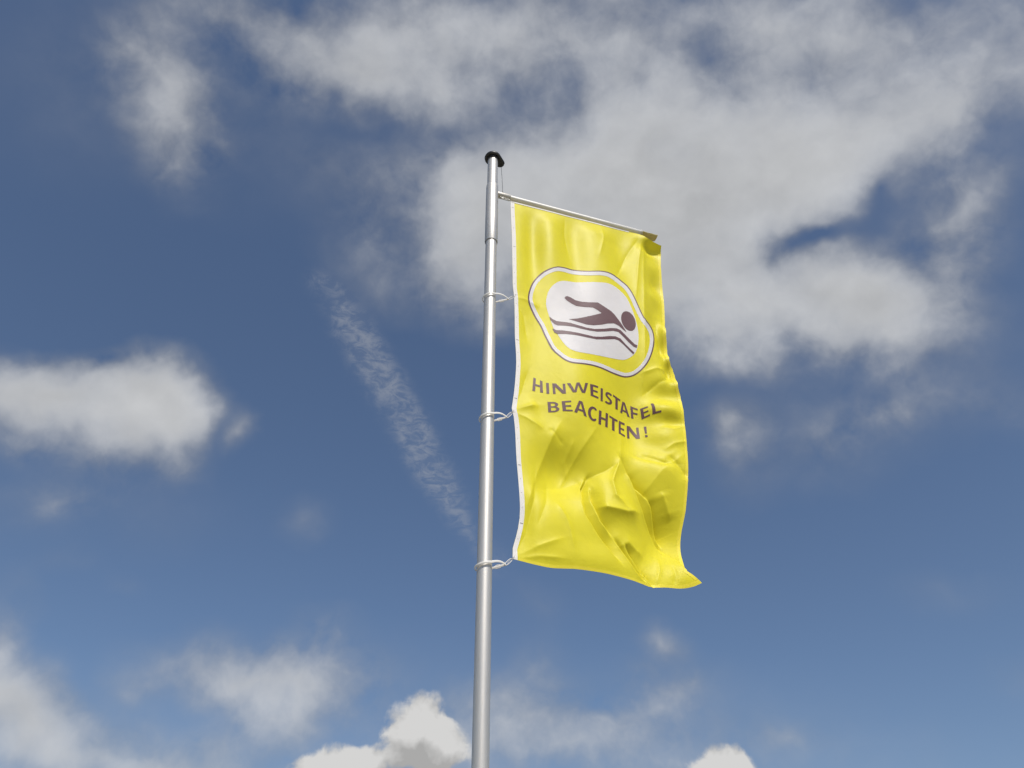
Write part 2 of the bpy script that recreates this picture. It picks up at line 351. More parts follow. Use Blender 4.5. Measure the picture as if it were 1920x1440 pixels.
# halyard wire from the cap to the arm, with its end stop
wx = Vector((math.cos(CAP_A), math.sin(CAP_A), 0)) * 0.083
wire_top = wx + Z * (7.2 - ZA); wire_low = T * 0.085 + Z * 0.027
wire = empty('halyard_wire', POLE + Z * ZA + wire_low, 'thin dark wire running from the black cap down to the arm', 'wire')
sweep('wire', [wire_top - wire_low, (wire_top - wire_low) * 0.5 + T * 0.002, Vector((0, 0, 0))], 'wire', wire, 0.0032, 0.0032, N, False, 6)
lathe('end_stop', [(0.0, -0.004), (0.007, -0.003), (0.008, 0.006), (0.005, 0.016), (0.003, 0.030), (0.0, 0.031)], 'cap', wire, 16)

# ------------------------------------------------------------------ flag
SWELLS = [
[0.6061,4.9336,0.1591,0.3658,0.065],[0.9763,4.7832,0.1476,0.318,-0.085],[1.28,4.9436,0.1064,0.2702,0.03],[0.4898,4.2823,0.158,0.1266,-0.085],
[0.7074,4.1993,0.1254,0.0961,0.03],[0.3702,3.914,0.1934,0.166,0.035],[1.1068,3.9778,0.1136,0.1271,-0.095],[1.1331,4.4298,0.1362,0.1122,0.045],
[0.9585,3.7958,0.0848,0.0837,-0.02],[1.1999,3.7346,0.1041,0.0833,0.04],[0.6446,3.729,0.1952,0.0648,0.02],[0.3245,6.2379,0.0506,0.2914,-0.03],
[0.4647,6.4108,0.0655,0.3037,0.024],[0.8515,6.4592,0.1105,0.3711,0.026],[0.6518,6.356,0.0621,0.3606,-0.022],[1.0306,6.4612,0.0656,0.3134,-0.02],
[1.1865,6.6454,0.0485,0.2634,0.012],[0.9149,5.6743,0.2589,0.464,0.02],[0.3463,5.4518,0.1168,0.2926,-0.02],[0.2363,4.4113,0.0672,0.2255,0.012],
[1.3206,6.3768,0.0431,0.0576,0.016],[1.3248,6.1968,0.0423,0.0494,-0.014],[1.2859,6.0324,0.0414,0.0535,0.014],[1.2449,5.7094,0.0443,0.1207,-0.03],
[1.3577,5.9753,0.074,0.4503,-0.06],[1.251,5.0734,0.091,0.062,-0.05],[1.1845,4.9295,0.0888,0.0506,0.03],[1.2655,4.8423,0.0604,0.0407,-0.03],
[1.1643,4.7196,0.0784,0.0523,0.02],[1.0794,4.4944,0.1135,0.0735,0.014]]
CREASES = [
[0.05,0.104,0.068,[[0.6445,4.0786],[0.7373,4.0708],[0.8445,4.0656],[0.9583,4.1081]]],
[0.019,0.048,0.056,[[0.7695,3.8382],[0.8462,3.8848],[0.9576,3.8157]]],
[0.034,0.056,0.12,[[0.4733,4.6652],[0.3974,4.5058],[0.3094,4.2565],[0.1885,3.865]]],
[-0.005,0.016,0.016,[[0.3792,4.5778],[0.4854,4.4738]]],
[0.02,0.036,0.028,[[0.12,4.6638],[0.3284,4.7477]]],
[-0.024,0.04,0.04,[[0.1391,3.6512],[0.228,3.829],[0.2792,4.0697],[0.3008,4.3108]]],
[0.014,0.032,0.032,[[1.2795,6.8459],[1.183,5.9767],[1.0777,5.0071]]],
[-0.012,0.024,0.036,[[1.0144,4.5613],[1.2108,4.4618]]],
[-0.022,0.032,0.04,[[1.1891,4.5705],[1.3094,4.3829]]],
[0.016,0.036,0.036,[[1.0992,4.2834],[1.1698,4.1032]]],
[0.02,0.02,0.024,[[0.8663,4.497],[0.7755,4.2762],[0.7793,4.1655],[0.8714,4.0634]]],
[0.012,0.04,0.064,[[0.9151,4.7689],[0.8587,4.4556],[0.8409,4.3083]]],
[-0.016,0.036,0.036,[[0.5834,4.2676],[0.7443,4.3575],[0.8773,4.4635]]],
[-0.008,0.072,0.064,[[0.6326,4.2926],[0.4798,4.2134],[0.2805,4.1303]]],
[0.012,0.04,0.064,[[0.9407,4.1964],[0.9929,4.255],[1.117,4.4187],[1.3407,4.6282]]],
[-0.01,0.024,0.024,[[0.941,4.5576],[1.1154,4.4899],[1.291,4.5026]]],
[0.007,0.02,0.02,[[0.1362,3.6694],[0.288,3.7578],[0.4618,3.8395]]],
[0.006,0.016,0.016,[[0.1362,3.6694],[0.3019,3.7026],[0.4711,3.7108]]],
[0.01,0.024,0.024,[[0.137,4.6761],[0.2394,4.6307],[0.3577,4.5487]]],
[-0.012,0.028,0.02,[[0.1438,4.6489],[0.2177,4.8353],[0.2706,5.0484]]],
[0.009,0.02,0.02,[[0.1495,5.6735],[0.2543,5.6806],[0.3706,5.6385]]],
[-0.008,0.02,0.02,[[0.1572,5.6707],[0.2405,5.5208],[0.2672,5.2813]]],
[0.009,0.02,0.02,[[1.2771,6.7845],[1.186,6.3918],[1.1049,5.8958]]],
[-0.008,0.024,0.02,[[1.2771,6.7845],[1.0943,6.4215],[0.9508,6.0728]]],
[0.006,0.016,0.016,[[0.8978,6.767],[0.9026,6.541],[0.8372,6.27]]],
[-0.006,0.016,0.016,[[0.6024,6.7652],[0.5802,6.4849],[0.6102,6.2204]]],
[0.008,0.016,0.016,[[1.3304,5.2938],[1.1994,5.2881],[1.0704,5.2152]]],
[-0.008,0.016,0.02,[[1.333,5.2556],[1.2089,5.1753],[1.0696,5.037]]],
[0.008,0.016,0.016,[[1.3566,4.8285],[1.2564,4.7792],[1.1574,4.7823]]],
[0.008,0.016,0.02,[[1.3437,4.6962],[1.2387,4.656],[1.1465,4.586]]],
[0.008,0.02,0.02,[[0.9813,3.6367],[1.0275,3.7407],[1.0502,3.8612]]],
[-0.006,0.016,0.016,[[1.0946,3.6536],[1.1178,3.7219],[1.1163,3.8045]]],
[0.007,0.016,0.016,[[0.4082,4.0766],[0.4727,3.9322],[0.5046,3.7549]]],
[-0.006,0.016,0.016,[[0.3806,4.2156],[0.3491,4.0478],[0.2808,3.8481]]],
[0.006,0.016,0.016,[[0.5477,4.5394],[0.4947,4.3822],[0.5088,4.26]]],
[0.008,0.016,0.032,[[0.7167,4.6803],[0.5771,4.4465],[0.4448,4.1735]]]]
FOLDS = [
[0.008,0.032,0.104,0.016,0.052,[[0.6511,4.3612],[0.5799,4.2112],[0.5668,4.1068],[0.5801,4.0032],[0.65,3.8852],[0.8014,3.6989]]],
[0.014,0.0192,0.064,0.016,0.048,[[0.6364,4.2484],[0.624,4.1177],[0.6706,3.9848],[0.7533,3.8758]]],
[0.01,0.0448,0.08,0.016,0.064,[[0.834,4.5342],[0.9076,4.3102],[0.943,4.1857],[0.9856,4.077],[1.0377,3.9728],[1.103,3.8529]]],
[0.012,0.0298,0.048,0.014,0.04,[[0.9965,4.2557],[1.0356,4.1737],[1.0791,4.0011],[1.1149,3.9372]]],
[0.008,0.0235,0.04,0.012,0.032,[[0.7425,3.9011],[0.7824,3.837],[0.8329,3.7558],[0.8833,3.6826],[0.936,3.6363]]],
[0.008,0.0298,0.036,0.012,0.048,[[0.806,3.878],[0.8444,3.8039],[0.9031,3.7148],[0.9772,3.6045]]],
[0.008,0.0192,0.048,0.012,0.04,[[1.0517,3.9752],[1.0949,3.9166],[1.1371,3.8551],[1.193,3.7335]]],
[0.008,0.0277,0.04,0.02,0.032,[[0.8758,4.3768],[0.9188,4.3163],[0.9596,4.2712],[1.0179,4.2]]]]
LIPS = [
[1.3403,6.6823,0.0694,0.041,0.045],[1.4115,6.6495,0.0397,0.0543,0.03],[1.3196,6.5904,0.0686,0.0402,-0.03],[1.3305,5.6814,0.0267,0.0661,0.045],
[1.2878,5.5226,0.0261,0.0742,-0.045],[1.3108,5.4173,0.0216,0.0364,0.03],[1.3049,5.287,0.0297,0.0603,-0.05],[1.3467,5.1824,0.0338,0.0394,0.02]]
# edges of the cloth in the plane of pole and arm: distance from the pole, height
LEAD = np.array([
[0.1474,6.7231],[0.1488,6.6595],[0.1502,6.596],[0.1516,6.5324],[0.1534,6.4688],[0.1554,6.4053],[0.1572,6.3417],[0.1584,6.2781],
[0.1592,6.2146],[0.1599,6.151],[0.1604,6.0874],[0.1609,6.0239],[0.1612,5.9603],[0.1616,5.8967],[0.1618,5.8332],[0.1634,5.7696],
[0.1694,5.706],[0.1733,5.6425],[0.1747,5.5789],[0.1753,5.5153],[0.1757,5.4518],[0.1757,5.3882],[0.1756,5.3247],[0.1775,5.2611],
[0.1806,5.1975],[0.1831,5.134],[0.1835,5.0704],[0.1812,5.0068],[0.1772,4.9433],[0.1729,4.8797],[0.1672,4.8161],[0.16,4.7526],
[0.1516,4.689],[0.164,4.6254],[0.1701,4.5619],[0.1734,4.4983],[0.1754,4.4347],[0.1772,4.3712],[0.1801,4.3076],[0.1843,4.244],
[0.1882,4.1805],[0.1912,4.1169],[0.1936,4.0534],[0.1953,3.9898],[0.1932,3.9262],[0.1852,3.8627],[0.1716,3.7991],[0.1549,3.7355],
[0.1538,3.672]])
FLY = np.array([
[1.4076,6.63],[1.4155,6.5688],[1.4086,6.5075],[1.4028,6.4463],[1.3987,6.385],[1.3963,6.3238],[1.3952,6.2625],[1.3947,6.2013],
[1.3922,6.14],[1.3893,6.0788],[1.3861,6.0175],[1.3811,5.9563],[1.3746,5.895],[1.3669,5.8338],[1.3525,5.7725],[1.3337,5.7113],
[1.3275,5.65],[1.3351,5.5888],[1.335,5.5275],[1.3264,5.4663],[1.3145,5.405],[1.3457,5.3438],[1.3514,5.2825],[1.3438,5.2213],
[1.3424,5.16],[1.3622,5.0988],[1.3617,5.0375],[1.3499,4.9763],[1.3432,4.915],[1.347,4.8538],[1.3409,4.7925],[1.3342,4.7313],
[1.3299,4.67],[1.3252,4.6088],[1.3172,4.5475],[1.3089,4.4863],[1.3018,4.425],[1.288,4.3638],[1.2788,4.3025],[1.2691,4.2413],
[1.2596,4.18],[1.246,4.1188],[1.2324,4.0575],[1.222,3.9963],[1.2122,3.935],[1.2027,3.8738],[1.1936,3.8125],[1.1826,3.7513],
[1.2664,3.69]])
HEAD = np.array([
[0.1474,6.7231],[0.1737,6.7235],[0.1999,6.7239],[0.2262,6.7244],[0.2524,6.7249],[0.2787,6.7255],[0.3049,6.7259],[0.3312,6.7263],
[0.3574,6.7263],[0.3837,6.7264],[0.41,6.7263],[0.4362,6.7263],[0.4625,6.7265],[0.4887,6.7269],[0.515,6.7274],[0.5412,6.728],
[0.5675,6.7287],[0.5937,6.7293],[0.62,6.7298],[0.6462,6.7301],[0.6725,6.7302],[0.6987,6.7302],[0.725,6.73],[0.7512,6.7299],
[0.7775,6.7298],[0.8038,6.7298],[0.83,6.7298],[0.8563,6.7301],[0.8825,6.7304],[0.9088,6.7309],[0.935,6.7315],[0.9613,6.7322],
[0.9875,6.7329],[1.0138,6.7335],[1.04,6.734],[1.0663,6.7344],[1.0925,6.7346],[1.1188,6.7344],[1.145,6.734],[1.1713,6.7331],
[1.1976,6.7312],[1.2238,6.7275],[1.2501,6.7126],[1.2763,6.6804],[1.3026,6.6656],[1.3288,6.6563],[1.3551,6.6476],[1.3813,6.6382],
[1.4076,6.63]])
FOOT = np.array([
[0.1538,3.672],[0.177,3.6689],[0.2002,3.6653],[0.2234,3.6613],[0.2466,3.6573],[0.2697,3.654],[0.2929,3.6513],[0.3161,3.6492],
[0.3393,3.6477],[0.3624,3.647],[0.3856,3.6479],[0.4088,3.6501],[0.432,3.6524],[0.4551,3.6548],[0.4783,3.6574],[0.5015,3.6595],
[0.5247,3.6609],[0.5479,3.6617],[0.571,3.6622],[0.5942,3.6626],[0.6174,3.6629],[0.6406,3.6632],[0.6637,3.6631],[0.6869,3.6627],
[0.7101,3.6618],[0.7333,3.6604],[0.7565,3.6587],[0.7796,3.6569],[0.8028,3.6549],[0.826,3.6524],[0.8492,3.6489],[0.8723,3.6445],
[0.8955,3.6397],[0.9187,3.6348],[0.9419,3.6292],[0.9651,3.6293],[0.9882,3.6327],[1.0114,3.6349],[1.0346,3.6379],[1.0578,3.6396],
[1.0809,3.6399],[1.1041,3.6395],[1.1273,3.6401],[1.1505,3.643],[1.1736,3.6482],[1.1968,3.6553],[1.22,3.6643],[1.2432,3.6764],
[1.2664,3.69]])
def side_of(a, z, pts):
    """signed distance to a polyline (positive to the left of travel) and position along it,
    fading to nothing past its ends"""
    best = np.full(a.shape, 1e9); sd_ = np.zeros_like(a); along = np.zeros_like(a)
    seg = [math.hypot(pts[i + 1][0] - pts[i][0], pts[i + 1][1] - pts[i][1]) for i in range(len(pts) - 1)]
    tot = sum(seg); acc = 0.0
    for i in range(len(pts) - 1):
        (x0, y0), (x1, y1) = pts[i], pts[i + 1]
        L = seg[i]; tx, ty = (x1 - x0) / L, (y1 - y0) / L
        t = np.clip((a - x0) * tx + (z - y0) * ty, 0, L)
        dx, dy = a - (x0 + t * tx), z - (y0 + t * ty)
        d = np.hypot(dx, dy); m = d < best
        best = np.where(m, d, best)
        sd_ = np.where(m, np.where(dx * ty - dy * tx > 0, -d, d), sd_)
        along = np.where(m, (acc + t) / tot, along); acc += L
    return sd_, along
def billow(a, z):
    """distance (m) by which the cloth stands out of the plane of pole and arm"""
    a = np.asarray(a, float); z = np.asarray(z, float)
    n = np.zeros_like(a)
    for ca, cz, sa, sz, amp in SWELLS:
        n += amp * np.exp(-0.5 * (((a - ca) / sa) ** 2 + ((z - cz) / sz) ** 2))
    for amp, wl, wr, pts in CREASES:
        best = np.full(a.shape, 1e9); sign = np.zeros_like(a); along = np.zeros_like(a)
        seg = [math.hypot(pts[i + 1][0] - pts[i][0], pts[i + 1][1] - pts[i][1]) for i in range(len(pts) - 1)]
        tot = sum(seg); acc = 0.0
        for i in range(len(pts) - 1):
            (x0, y0), (x1, y1) = pts[i], pts[i + 1]
            L = seg[i]; tx, ty = (x1 - x0) / L, (y1 - y0) / L
            t = np.clip((a - x0) * tx + (z - y0) * ty, 0, L)
            dx, dy = a - (x0 + t * tx), z - (y0 + t * ty)
            d = np.hypot(dx, dy)
            m = d < best
            best = np.where(m, d, best)
            sign = np.where(m, dx * ty - dy * tx, sign)
            along = np.where(m, (acc + t) / tot, along)
            acc += L
        k = 0.5 + 0.5 * np.tanh(sign / 0.006)         # smooth change of width across the line
        w = wl + (wr - wl) * k
        e = 0.003
        g = np.exp(-(np.sqrt(best * best + e * e) - e) / w)
        taper = np.clip(np.minimum(along / 0.22, (1 - along) / 0.28), 0, 1)
        taper = taper * taper * (3 - 2 * taper)
        n += amp * g * (0.12 + 0.88 * taper)
    for up_, down, wl, ws, wr, pts in FOLDS:           # sawtooth folds: swell, short steep drop, slow rise
        d, along = side_of(a, z, pts)
        x = np.clip(d / ws, 0, 1); x = x * x * (3 - 2 * x)
        g = np.where(d < 0, up_ * np.exp(np.minimum(d, 0) / wl), up_ - (up_ + down) * x)
        g = np.where(d > ws, -down * np.exp(-np.maximum(d - ws, 0) / wr), g)
        taper = np.clip(np.minimum(along / 0.25, (1 - along) / 0.25), 0, 1)
        n += g * taper * taper * (3 - 2 * taper)
    # the cloth is held by the arm along its top and by clips on its leading edge
    top = np.clip((6.735 - z) / 0.18, 0, 1); top = top * top * (3 - 2 * top)
    lead = np.clip((a - 0.14) / 0.16, 0, 1); lead = lead * lead * (3 - 2 * lead)
    n = n * (0.05 + 0.95 * top) * (0.08 + 0.92 * lead)
    for ca, cz, sa, sz, amp in LIPS:
        n += amp * np.exp(-0.5 * (((a - ca) / sa) ** 2 + ((z - cz) / sz) ** 2))
    return n

def on_cloth(a, z, lift=0.0):
    """points on the cloth, lifted off it towards its printed side"""
    a = np.asarray(a, float); z = np.asarray(z, float)
    n = billow(a, z)
    e = 0.003
    ga = (billow(a + e, z) - n) / e; gz = (billow(a, z + e) - n) / e
    L = np.sqrt(1 + ga * ga + gz * gz)
    aa, zz, nn = a - lift * ga / L, z - lift * gz / L, n + lift / L
    return (np.outer(aa, np.array(T)) + np.outer(zz, np.array(Z)) + np.outer(nn, np.array(N)))
def edge_at(E, t):
    s = np.linspace(0, 1, len(E)); return np.stack([np.interp(t, s, E[:, 0]), np.interp(t, s, E[:, 1])], -1)
def patch(u, v):
    u = np.asarray(u, float); v = np.asarray(v, float)
    l, r, h, fo = edge_at(LEAD, v), edge_at(FLY, v), edge_at(HEAD, u), edge_at(FOOT, u)
    U, V = u[..., None], v[..., None]
    p = (1 - U) * l + U * r + (1 - V) * h + V * fo
    p -= (1 - U) * (1 - V) * LEAD[0] + U * (1 - V) * FLY[0] + (1 - U) * V * LEAD[-1] + U * V * FLY[-1]
    return p[..., 0], p[..., 1]
flag = empty('flag', POLE, 'yellow upright banner flag with swimmer emblem and brown lettering, blowing from the pole', 'flag')
def cloth_grid(name, us, vs, lift, mat):
    nu, nv = len(us), len(vs)
    uu, vv = np.meshgrid(us, vs)
    a, z = patch(uu.ravel(), vv.ravel())
    P = on_cloth(a, z, lift)
    f = [(j * nu + i, (j + 1) * nu + i, (j + 1) * nu + i + 1, j * nu + i + 1) for j in range(nv - 1) for i in range(nu - 1)]
    return link(name, pydata(name, P, f), mat, flag)
cloth_grid('cloth', np.linspace(0, 1, 241), np.linspace(0, 1, 601), 0.0, 'flag')
cloth_grid('heading_tape', np.linspace(-0.002, 0.0245, 7), np.linspace(0.0, 1.0, 301), 0.0022, 'tape')
cloth_grid('top_seam', np.linspace(0.0, 0.79, 161), np.linspace(-0.001, 0.0045, 3), 0.0022, 'tape')
cloth_grid('hem', np.linspace(0.03, 1.0, 181), np.linspace(0.9945, 1.0006, 3), 0.0009, 'hem')
cloth_grid('hem', np.linspace(0.982, 1.0008, 4), np.linspace(0.02, 0.994, 601), 0.0009, 'hem')
# stitches on the heading tape
for k in range(26):
    v0 = 0.03 + 0.94 * k / 25 + random.uniform(-0.01, 0.01)
    if k > 19: v0 = 0.80 + 0.19 * (k - 20) / 6
    us = np.linspace(0.006, 0.022, 4) if k % 4 == 0 else np.linspace(0.010, 0.014, 3)
    cloth_grid('stitch', us, np.array([v0, v0 + (0.0008 if k % 4 else 0.0010)]), 0.0038, 'thread')

# slack end of the top hem, past the end of the boom
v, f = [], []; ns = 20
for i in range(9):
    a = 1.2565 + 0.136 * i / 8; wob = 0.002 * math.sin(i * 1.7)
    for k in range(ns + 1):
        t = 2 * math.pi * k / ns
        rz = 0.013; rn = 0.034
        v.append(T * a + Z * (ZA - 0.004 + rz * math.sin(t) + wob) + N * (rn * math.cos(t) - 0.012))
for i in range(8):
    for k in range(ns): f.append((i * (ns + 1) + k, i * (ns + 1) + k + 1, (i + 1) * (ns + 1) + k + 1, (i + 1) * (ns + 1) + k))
link('hem_sleeve', pydata('hem_sleeve', v, f), 'hem_shade', flag)

# ---- print
def cut_fine(bm, step):
    xs = [vt.co.x for vt in bm.verts]; ys = [vt.co.y for vt in bm.verts]
    for lo, hi, n in ((min(xs), max(xs), (1, 0, 0)), (min(ys), max(ys), (0, 1, 0))):
        k = math.floor(lo / step) + 1
        while k * step < hi:
            co = (k * step, 0, 0) if n[0] else (0, k * step, 0)
            bmesh.ops.bisect_plane(bm, geom=bm.verts[:] + bm.edges[:] + bm.faces[:], plane_co=co, plane_no=n, dist=1e-6)
            k += 1
def printed(name, contours, mat, lift, step=0.012, label=None):
    """flat print: closed contours (holes included) in cloth coordinates, laid on the cloth"""
    bm = bmesh.new()
    for c in contours:
        vs = [bm.verts.new((x, y, 0)) for x, y in c]
        for i in range(len(vs)): bm.edges.new((vs[i], vs[(i + 1) % len(vs)]))
    bmesh.ops.triangle_fill(bm, edges=bm.edges[:], use_beauty=True)
    cut_fine(bm, step)
    for fc in bm.faces:
        if fc.normal.z < 0: fc.normal_flip()
    co = np.array([vt.co[:] for vt in bm.verts])
    P = on_cloth(co[:, 0], co[:, 1], lift)
    for vt, p in zip(bm.verts, P): vt.co = p
    me = bpy.data.meshes.new(name); bm.to_mesh(me); bm.free()
    o = link(name, me, mat, flag)
    if label: o['label'] = label
    return o
OUTER = [
[0.5267,6.0915],[0.5517,6.0993],[0.5782,6.1066],[0.5985,6.1094],[0.6205,6.112],[0.6501,6.1161],[0.6825,6.1168],[0.7174,6.1158],
[0.7543,6.1167],[0.7927,6.1238],[0.8309,6.1334],[0.8649,6.1403],[0.8968,6.1444],[0.9276,6.1444],[0.9582,6.1409],[0.9889,6.1291],
[1.016,6.1093],[1.0402,6.0921],[1.061,6.0701],[1.0781,6.0379],[1.0924,6.0006],[1.1037,5.9609],[1.1142,5.9195],[1.1249,5.8751],
[1.1351,5.8303],[1.1449,5.789],[1.1558,5.751],[1.1823,5.7406],[1.2114,5.7368],[1.232,5.7236],[1.2438,5.6987],[1.2466,5.66],
[1.2413,5.612],[1.2255,5.5536],[1.2081,5.4976],[1.1906,5.4447],[1.1724,5.3958],[1.1538,5.3527],[1.1328,5.3126],[1.108,5.274],
[1.0853,5.2458],[1.0611,5.2213],[1.0356,5.2008],[1.0095,5.1862],[0.9839,5.176],[0.9625,5.1698],[0.9377,5.167],[0.8996,5.1654],
[0.856,5.1628],[0.8137,5.1605],[0.7713,5.1567],[0.7293,5.1492],[0.6887,5.1407],[0.6493,5.1318],[0.6129,5.1249],[0.5801,5.1204],
[0.5513,5.1203],[0.5281,5.1266],[0.5073,5.1388],[0.4864,5.1586],[0.4659,5.1837],[0.4445,5.2116],[0.4251,5.2439],[0.4113,5.2843],
[0.4003,5.3242],[0.3915,5.3526],[0.3832,5.3803],[0.3737,5.4165],[0.3624,5.4544],[0.3466,5.4892],[0.3294,5.5242],[0.313,5.5635],
[0.2983,5.6011],[0.2871,5.6314],[0.2787,5.6571],[0.2749,5.6839],[0.2771,5.7192],[0.2822,5.7569],[0.2906,5.7972],[0.3016,5.8391],
[0.316,5.8813],[0.3345,5.9206],[0.3547,5.9547],[0.3753,5.9835],[0.3971,6.0076],[0.4217,6.0285],[0.4471,6.0474],[0.4714,6.0633],
[0.4937,6.0765],[0.51,6.0853]]
MID = [
[0.5252,6.0802],[0.5495,6.0875],[0.5753,6.0943],[0.5953,6.0969],[0.6179,6.0997],[0.6482,6.1042],[0.6811,6.1054],[0.7164,6.1047],
[0.7536,6.1057],[0.7921,6.1129],[0.8298,6.1224],[0.8628,6.1289],[0.8934,6.1325],[0.9227,6.1319],[0.9517,6.1276],[0.9817,6.1159],
[1.009,6.0969],[1.0334,6.0805],[1.0538,6.0598],[1.0706,6.0291],[1.0847,5.993],[1.0961,5.9543],[1.1062,5.9127],[1.117,5.8686],
[1.1273,5.824],[1.1374,5.7826],[1.1485,5.7439],[1.1705,5.7238],[1.1987,5.7192],[1.2194,5.7081],[1.2316,5.6858],[1.2335,5.6473],
[1.226,5.5967],[1.2095,5.5417],[1.1959,5.4932],[1.1801,5.4437],[1.1628,5.3967],[1.1449,5.355],[1.1247,5.3162],[1.102,5.2809],
[1.08,5.2536],[1.0563,5.2293],[1.0318,5.2094],[1.0074,5.1956],[0.9832,5.1859],[0.9637,5.1802],[0.9407,5.1778],[0.9036,5.1766],
[0.8609,5.1748],[0.819,5.1731],[0.7762,5.1697],[0.7335,5.1624],[0.6921,5.1538],[0.6519,5.1446],[0.6151,5.1375],[0.5821,5.1328],
[0.5539,5.1326],[0.5318,5.1385],[0.5121,5.1498],[0.4919,5.1689],[0.4718,5.1936],[0.4507,5.2211],[0.4344,5.2543],[0.4215,5.2928],
[0.409,5.331],[0.4001,5.3597],[0.3921,5.3871],[0.3827,5.4234],[0.3712,5.4625],[0.3552,5.4983],[0.3383,5.5333],[0.3223,5.5723],
[0.3077,5.6096],[0.2967,5.6387],[0.2883,5.662],[0.2867,5.6928],[0.2881,5.7234],[0.2929,5.7589],[0.301,5.7975],[0.3114,5.8374],
[0.3248,5.8765],[0.342,5.9125],[0.3613,5.9445],[0.3811,5.972],[0.402,5.9953],[0.4259,6.0159],[0.4505,6.0346],[0.473,6.0538],
[0.4945,6.0666],[0.5097,6.0746]]
INNER = [
[0.5197,6.04],[0.5416,6.0455],[0.565,6.0506],[0.5837,6.0525],[0.6086,6.0557],[0.6413,6.0615],[0.676,6.0641],[0.7127,6.0645],
[0.7511,6.0662],[0.7901,6.0737],[0.826,6.0827],[0.8554,6.0881],[0.8814,6.0903],[0.9055,6.0882],[0.9297,6.0823],[0.9567,6.0702],
[0.9841,6.0524],[1.0086,6.038],[1.0273,6.0217],[1.0428,5.996],[1.0564,5.964],[1.0675,5.9284],[1.0776,5.8887],[1.0883,5.8449],
[1.099,5.8006],[1.1098,5.7591],[1.1227,5.7186],[1.1391,5.6841],[1.1552,5.6601],[1.1713,5.6469],[1.1813,5.6281],[1.184,5.5974],
[1.1816,5.5599],[1.1757,5.5231],[1.1665,5.4845],[1.1533,5.4409],[1.1377,5.3976],[1.1211,5.3589],[1.105,5.3273],[1.0867,5.299],
[1.0658,5.2725],[1.0437,5.2493],[1.0223,5.2313],[1.0021,5.2196],[0.9815,5.2112],[0.9669,5.2069],[0.9484,5.2052],[0.9137,5.2051],
[0.8729,5.2048],[0.8322,5.2048],[0.7887,5.2027],[0.7442,5.1959],[0.7007,5.1872],[0.6587,5.1774],[0.6206,5.1698],[0.5874,5.1647],
[0.5607,5.1641],[0.5414,5.1689],[0.5244,5.1784],[0.5061,5.1954],[0.4868,5.219],[0.4667,5.2452],[0.4505,5.2722],[0.439,5.3072],
[0.4287,5.3466],[0.4199,5.3757],[0.4123,5.4023],[0.4032,5.4387],[0.3912,5.4804],[0.3747,5.5185],[0.3585,5.5534],[0.3433,5.5919],
[0.3291,5.6278],[0.3177,5.6522],[0.3134,5.6826],[0.3118,5.7074],[0.3126,5.7309],[0.3167,5.7614],[0.324,5.7961],[0.3333,5.8313],
[0.3444,5.8637],[0.3589,5.8931],[0.3762,5.9211],[0.3945,5.9464],[0.4136,5.9681],[0.4356,5.9879],[0.4583,6.0058],[0.479,6.0198],
[0.4976,6.0309],[0.5085,6.0365]]
DISC = [
[0.5613,5.9556],[0.6016,5.9656],[0.6499,5.975],[0.7046,5.9862],[0.7609,5.9953],[0.8181,6.0054],[0.87,6.0159],[0.9023,6.0188],
[0.9274,6.0146],[0.9561,6.0045],[0.984,5.9869],[1.0116,5.9618],[1.0354,5.9271],[1.0518,5.8815],[1.0644,5.8306],[1.0754,5.7776],
[1.0838,5.7233],[1.089,5.6684],[1.0913,5.616],[1.0908,5.5705],[1.0876,5.5288],[1.0814,5.4885],[1.0733,5.452],[1.0641,5.4211],
[1.0527,5.3946],[1.0383,5.3725],[1.0205,5.353],[0.9979,5.3327],[0.9734,5.3157],[0.9534,5.307],[0.9265,5.3012],[0.8791,5.2927],
[0.8215,5.2807],[0.7592,5.2655],[0.6993,5.2514],[0.6497,5.2411],[0.6092,5.2373],[0.5791,5.2405],[0.5553,5.2497],[0.5355,5.2664],
[0.5187,5.2891],[0.5037,5.3189],[0.4904,5.3509],[0.4784,5.3807],[0.4677,5.4086],[0.4587,5.4313],[0.4505,5.4565],[0.4422,5.4926],
[0.4338,5.5333],[0.4244,5.5767],[0.4161,5.6188],[0.4109,5.6533],[0.4089,5.6861],[0.411,5.7208],[0.4163,5.7561],[0.4241,5.7929],
[0.4356,5.8286],[0.4533,5.862],[0.4736,5.8916],[0.4925,5.9137],[0.5128,5.931],[0.5338,5.9442]]
BODY = [
[0.5436,5.7692],[0.5521,5.7873],[0.5678,5.7965],[0.5903,5.7914],[0.6268,5.7725],[0.6713,5.7689],[0.7306,5.7758],[0.7949,5.7892],
[0.8423,5.7604],[0.8906,5.7328],[0.9158,5.7066],[0.9506,5.6547],[0.9777,5.606],[0.9989,5.5627],[0.9716,5.5804],[0.9387,5.6075],
[0.9045,5.6173],[0.8527,5.5986],[0.8045,5.5714],[0.7417,5.5453],[0.6888,5.5368],[0.6235,5.5463],[0.5631,5.5567],[0.6264,5.5802],
[0.6959,5.6185],[0.7739,5.6624],[0.8153,5.6885],[0.7852,5.7107],[0.7528,5.7274],[0.6893,5.7173],[0.6296,5.7118],[0.5934,5.7271],
[0.5611,5.7486]]
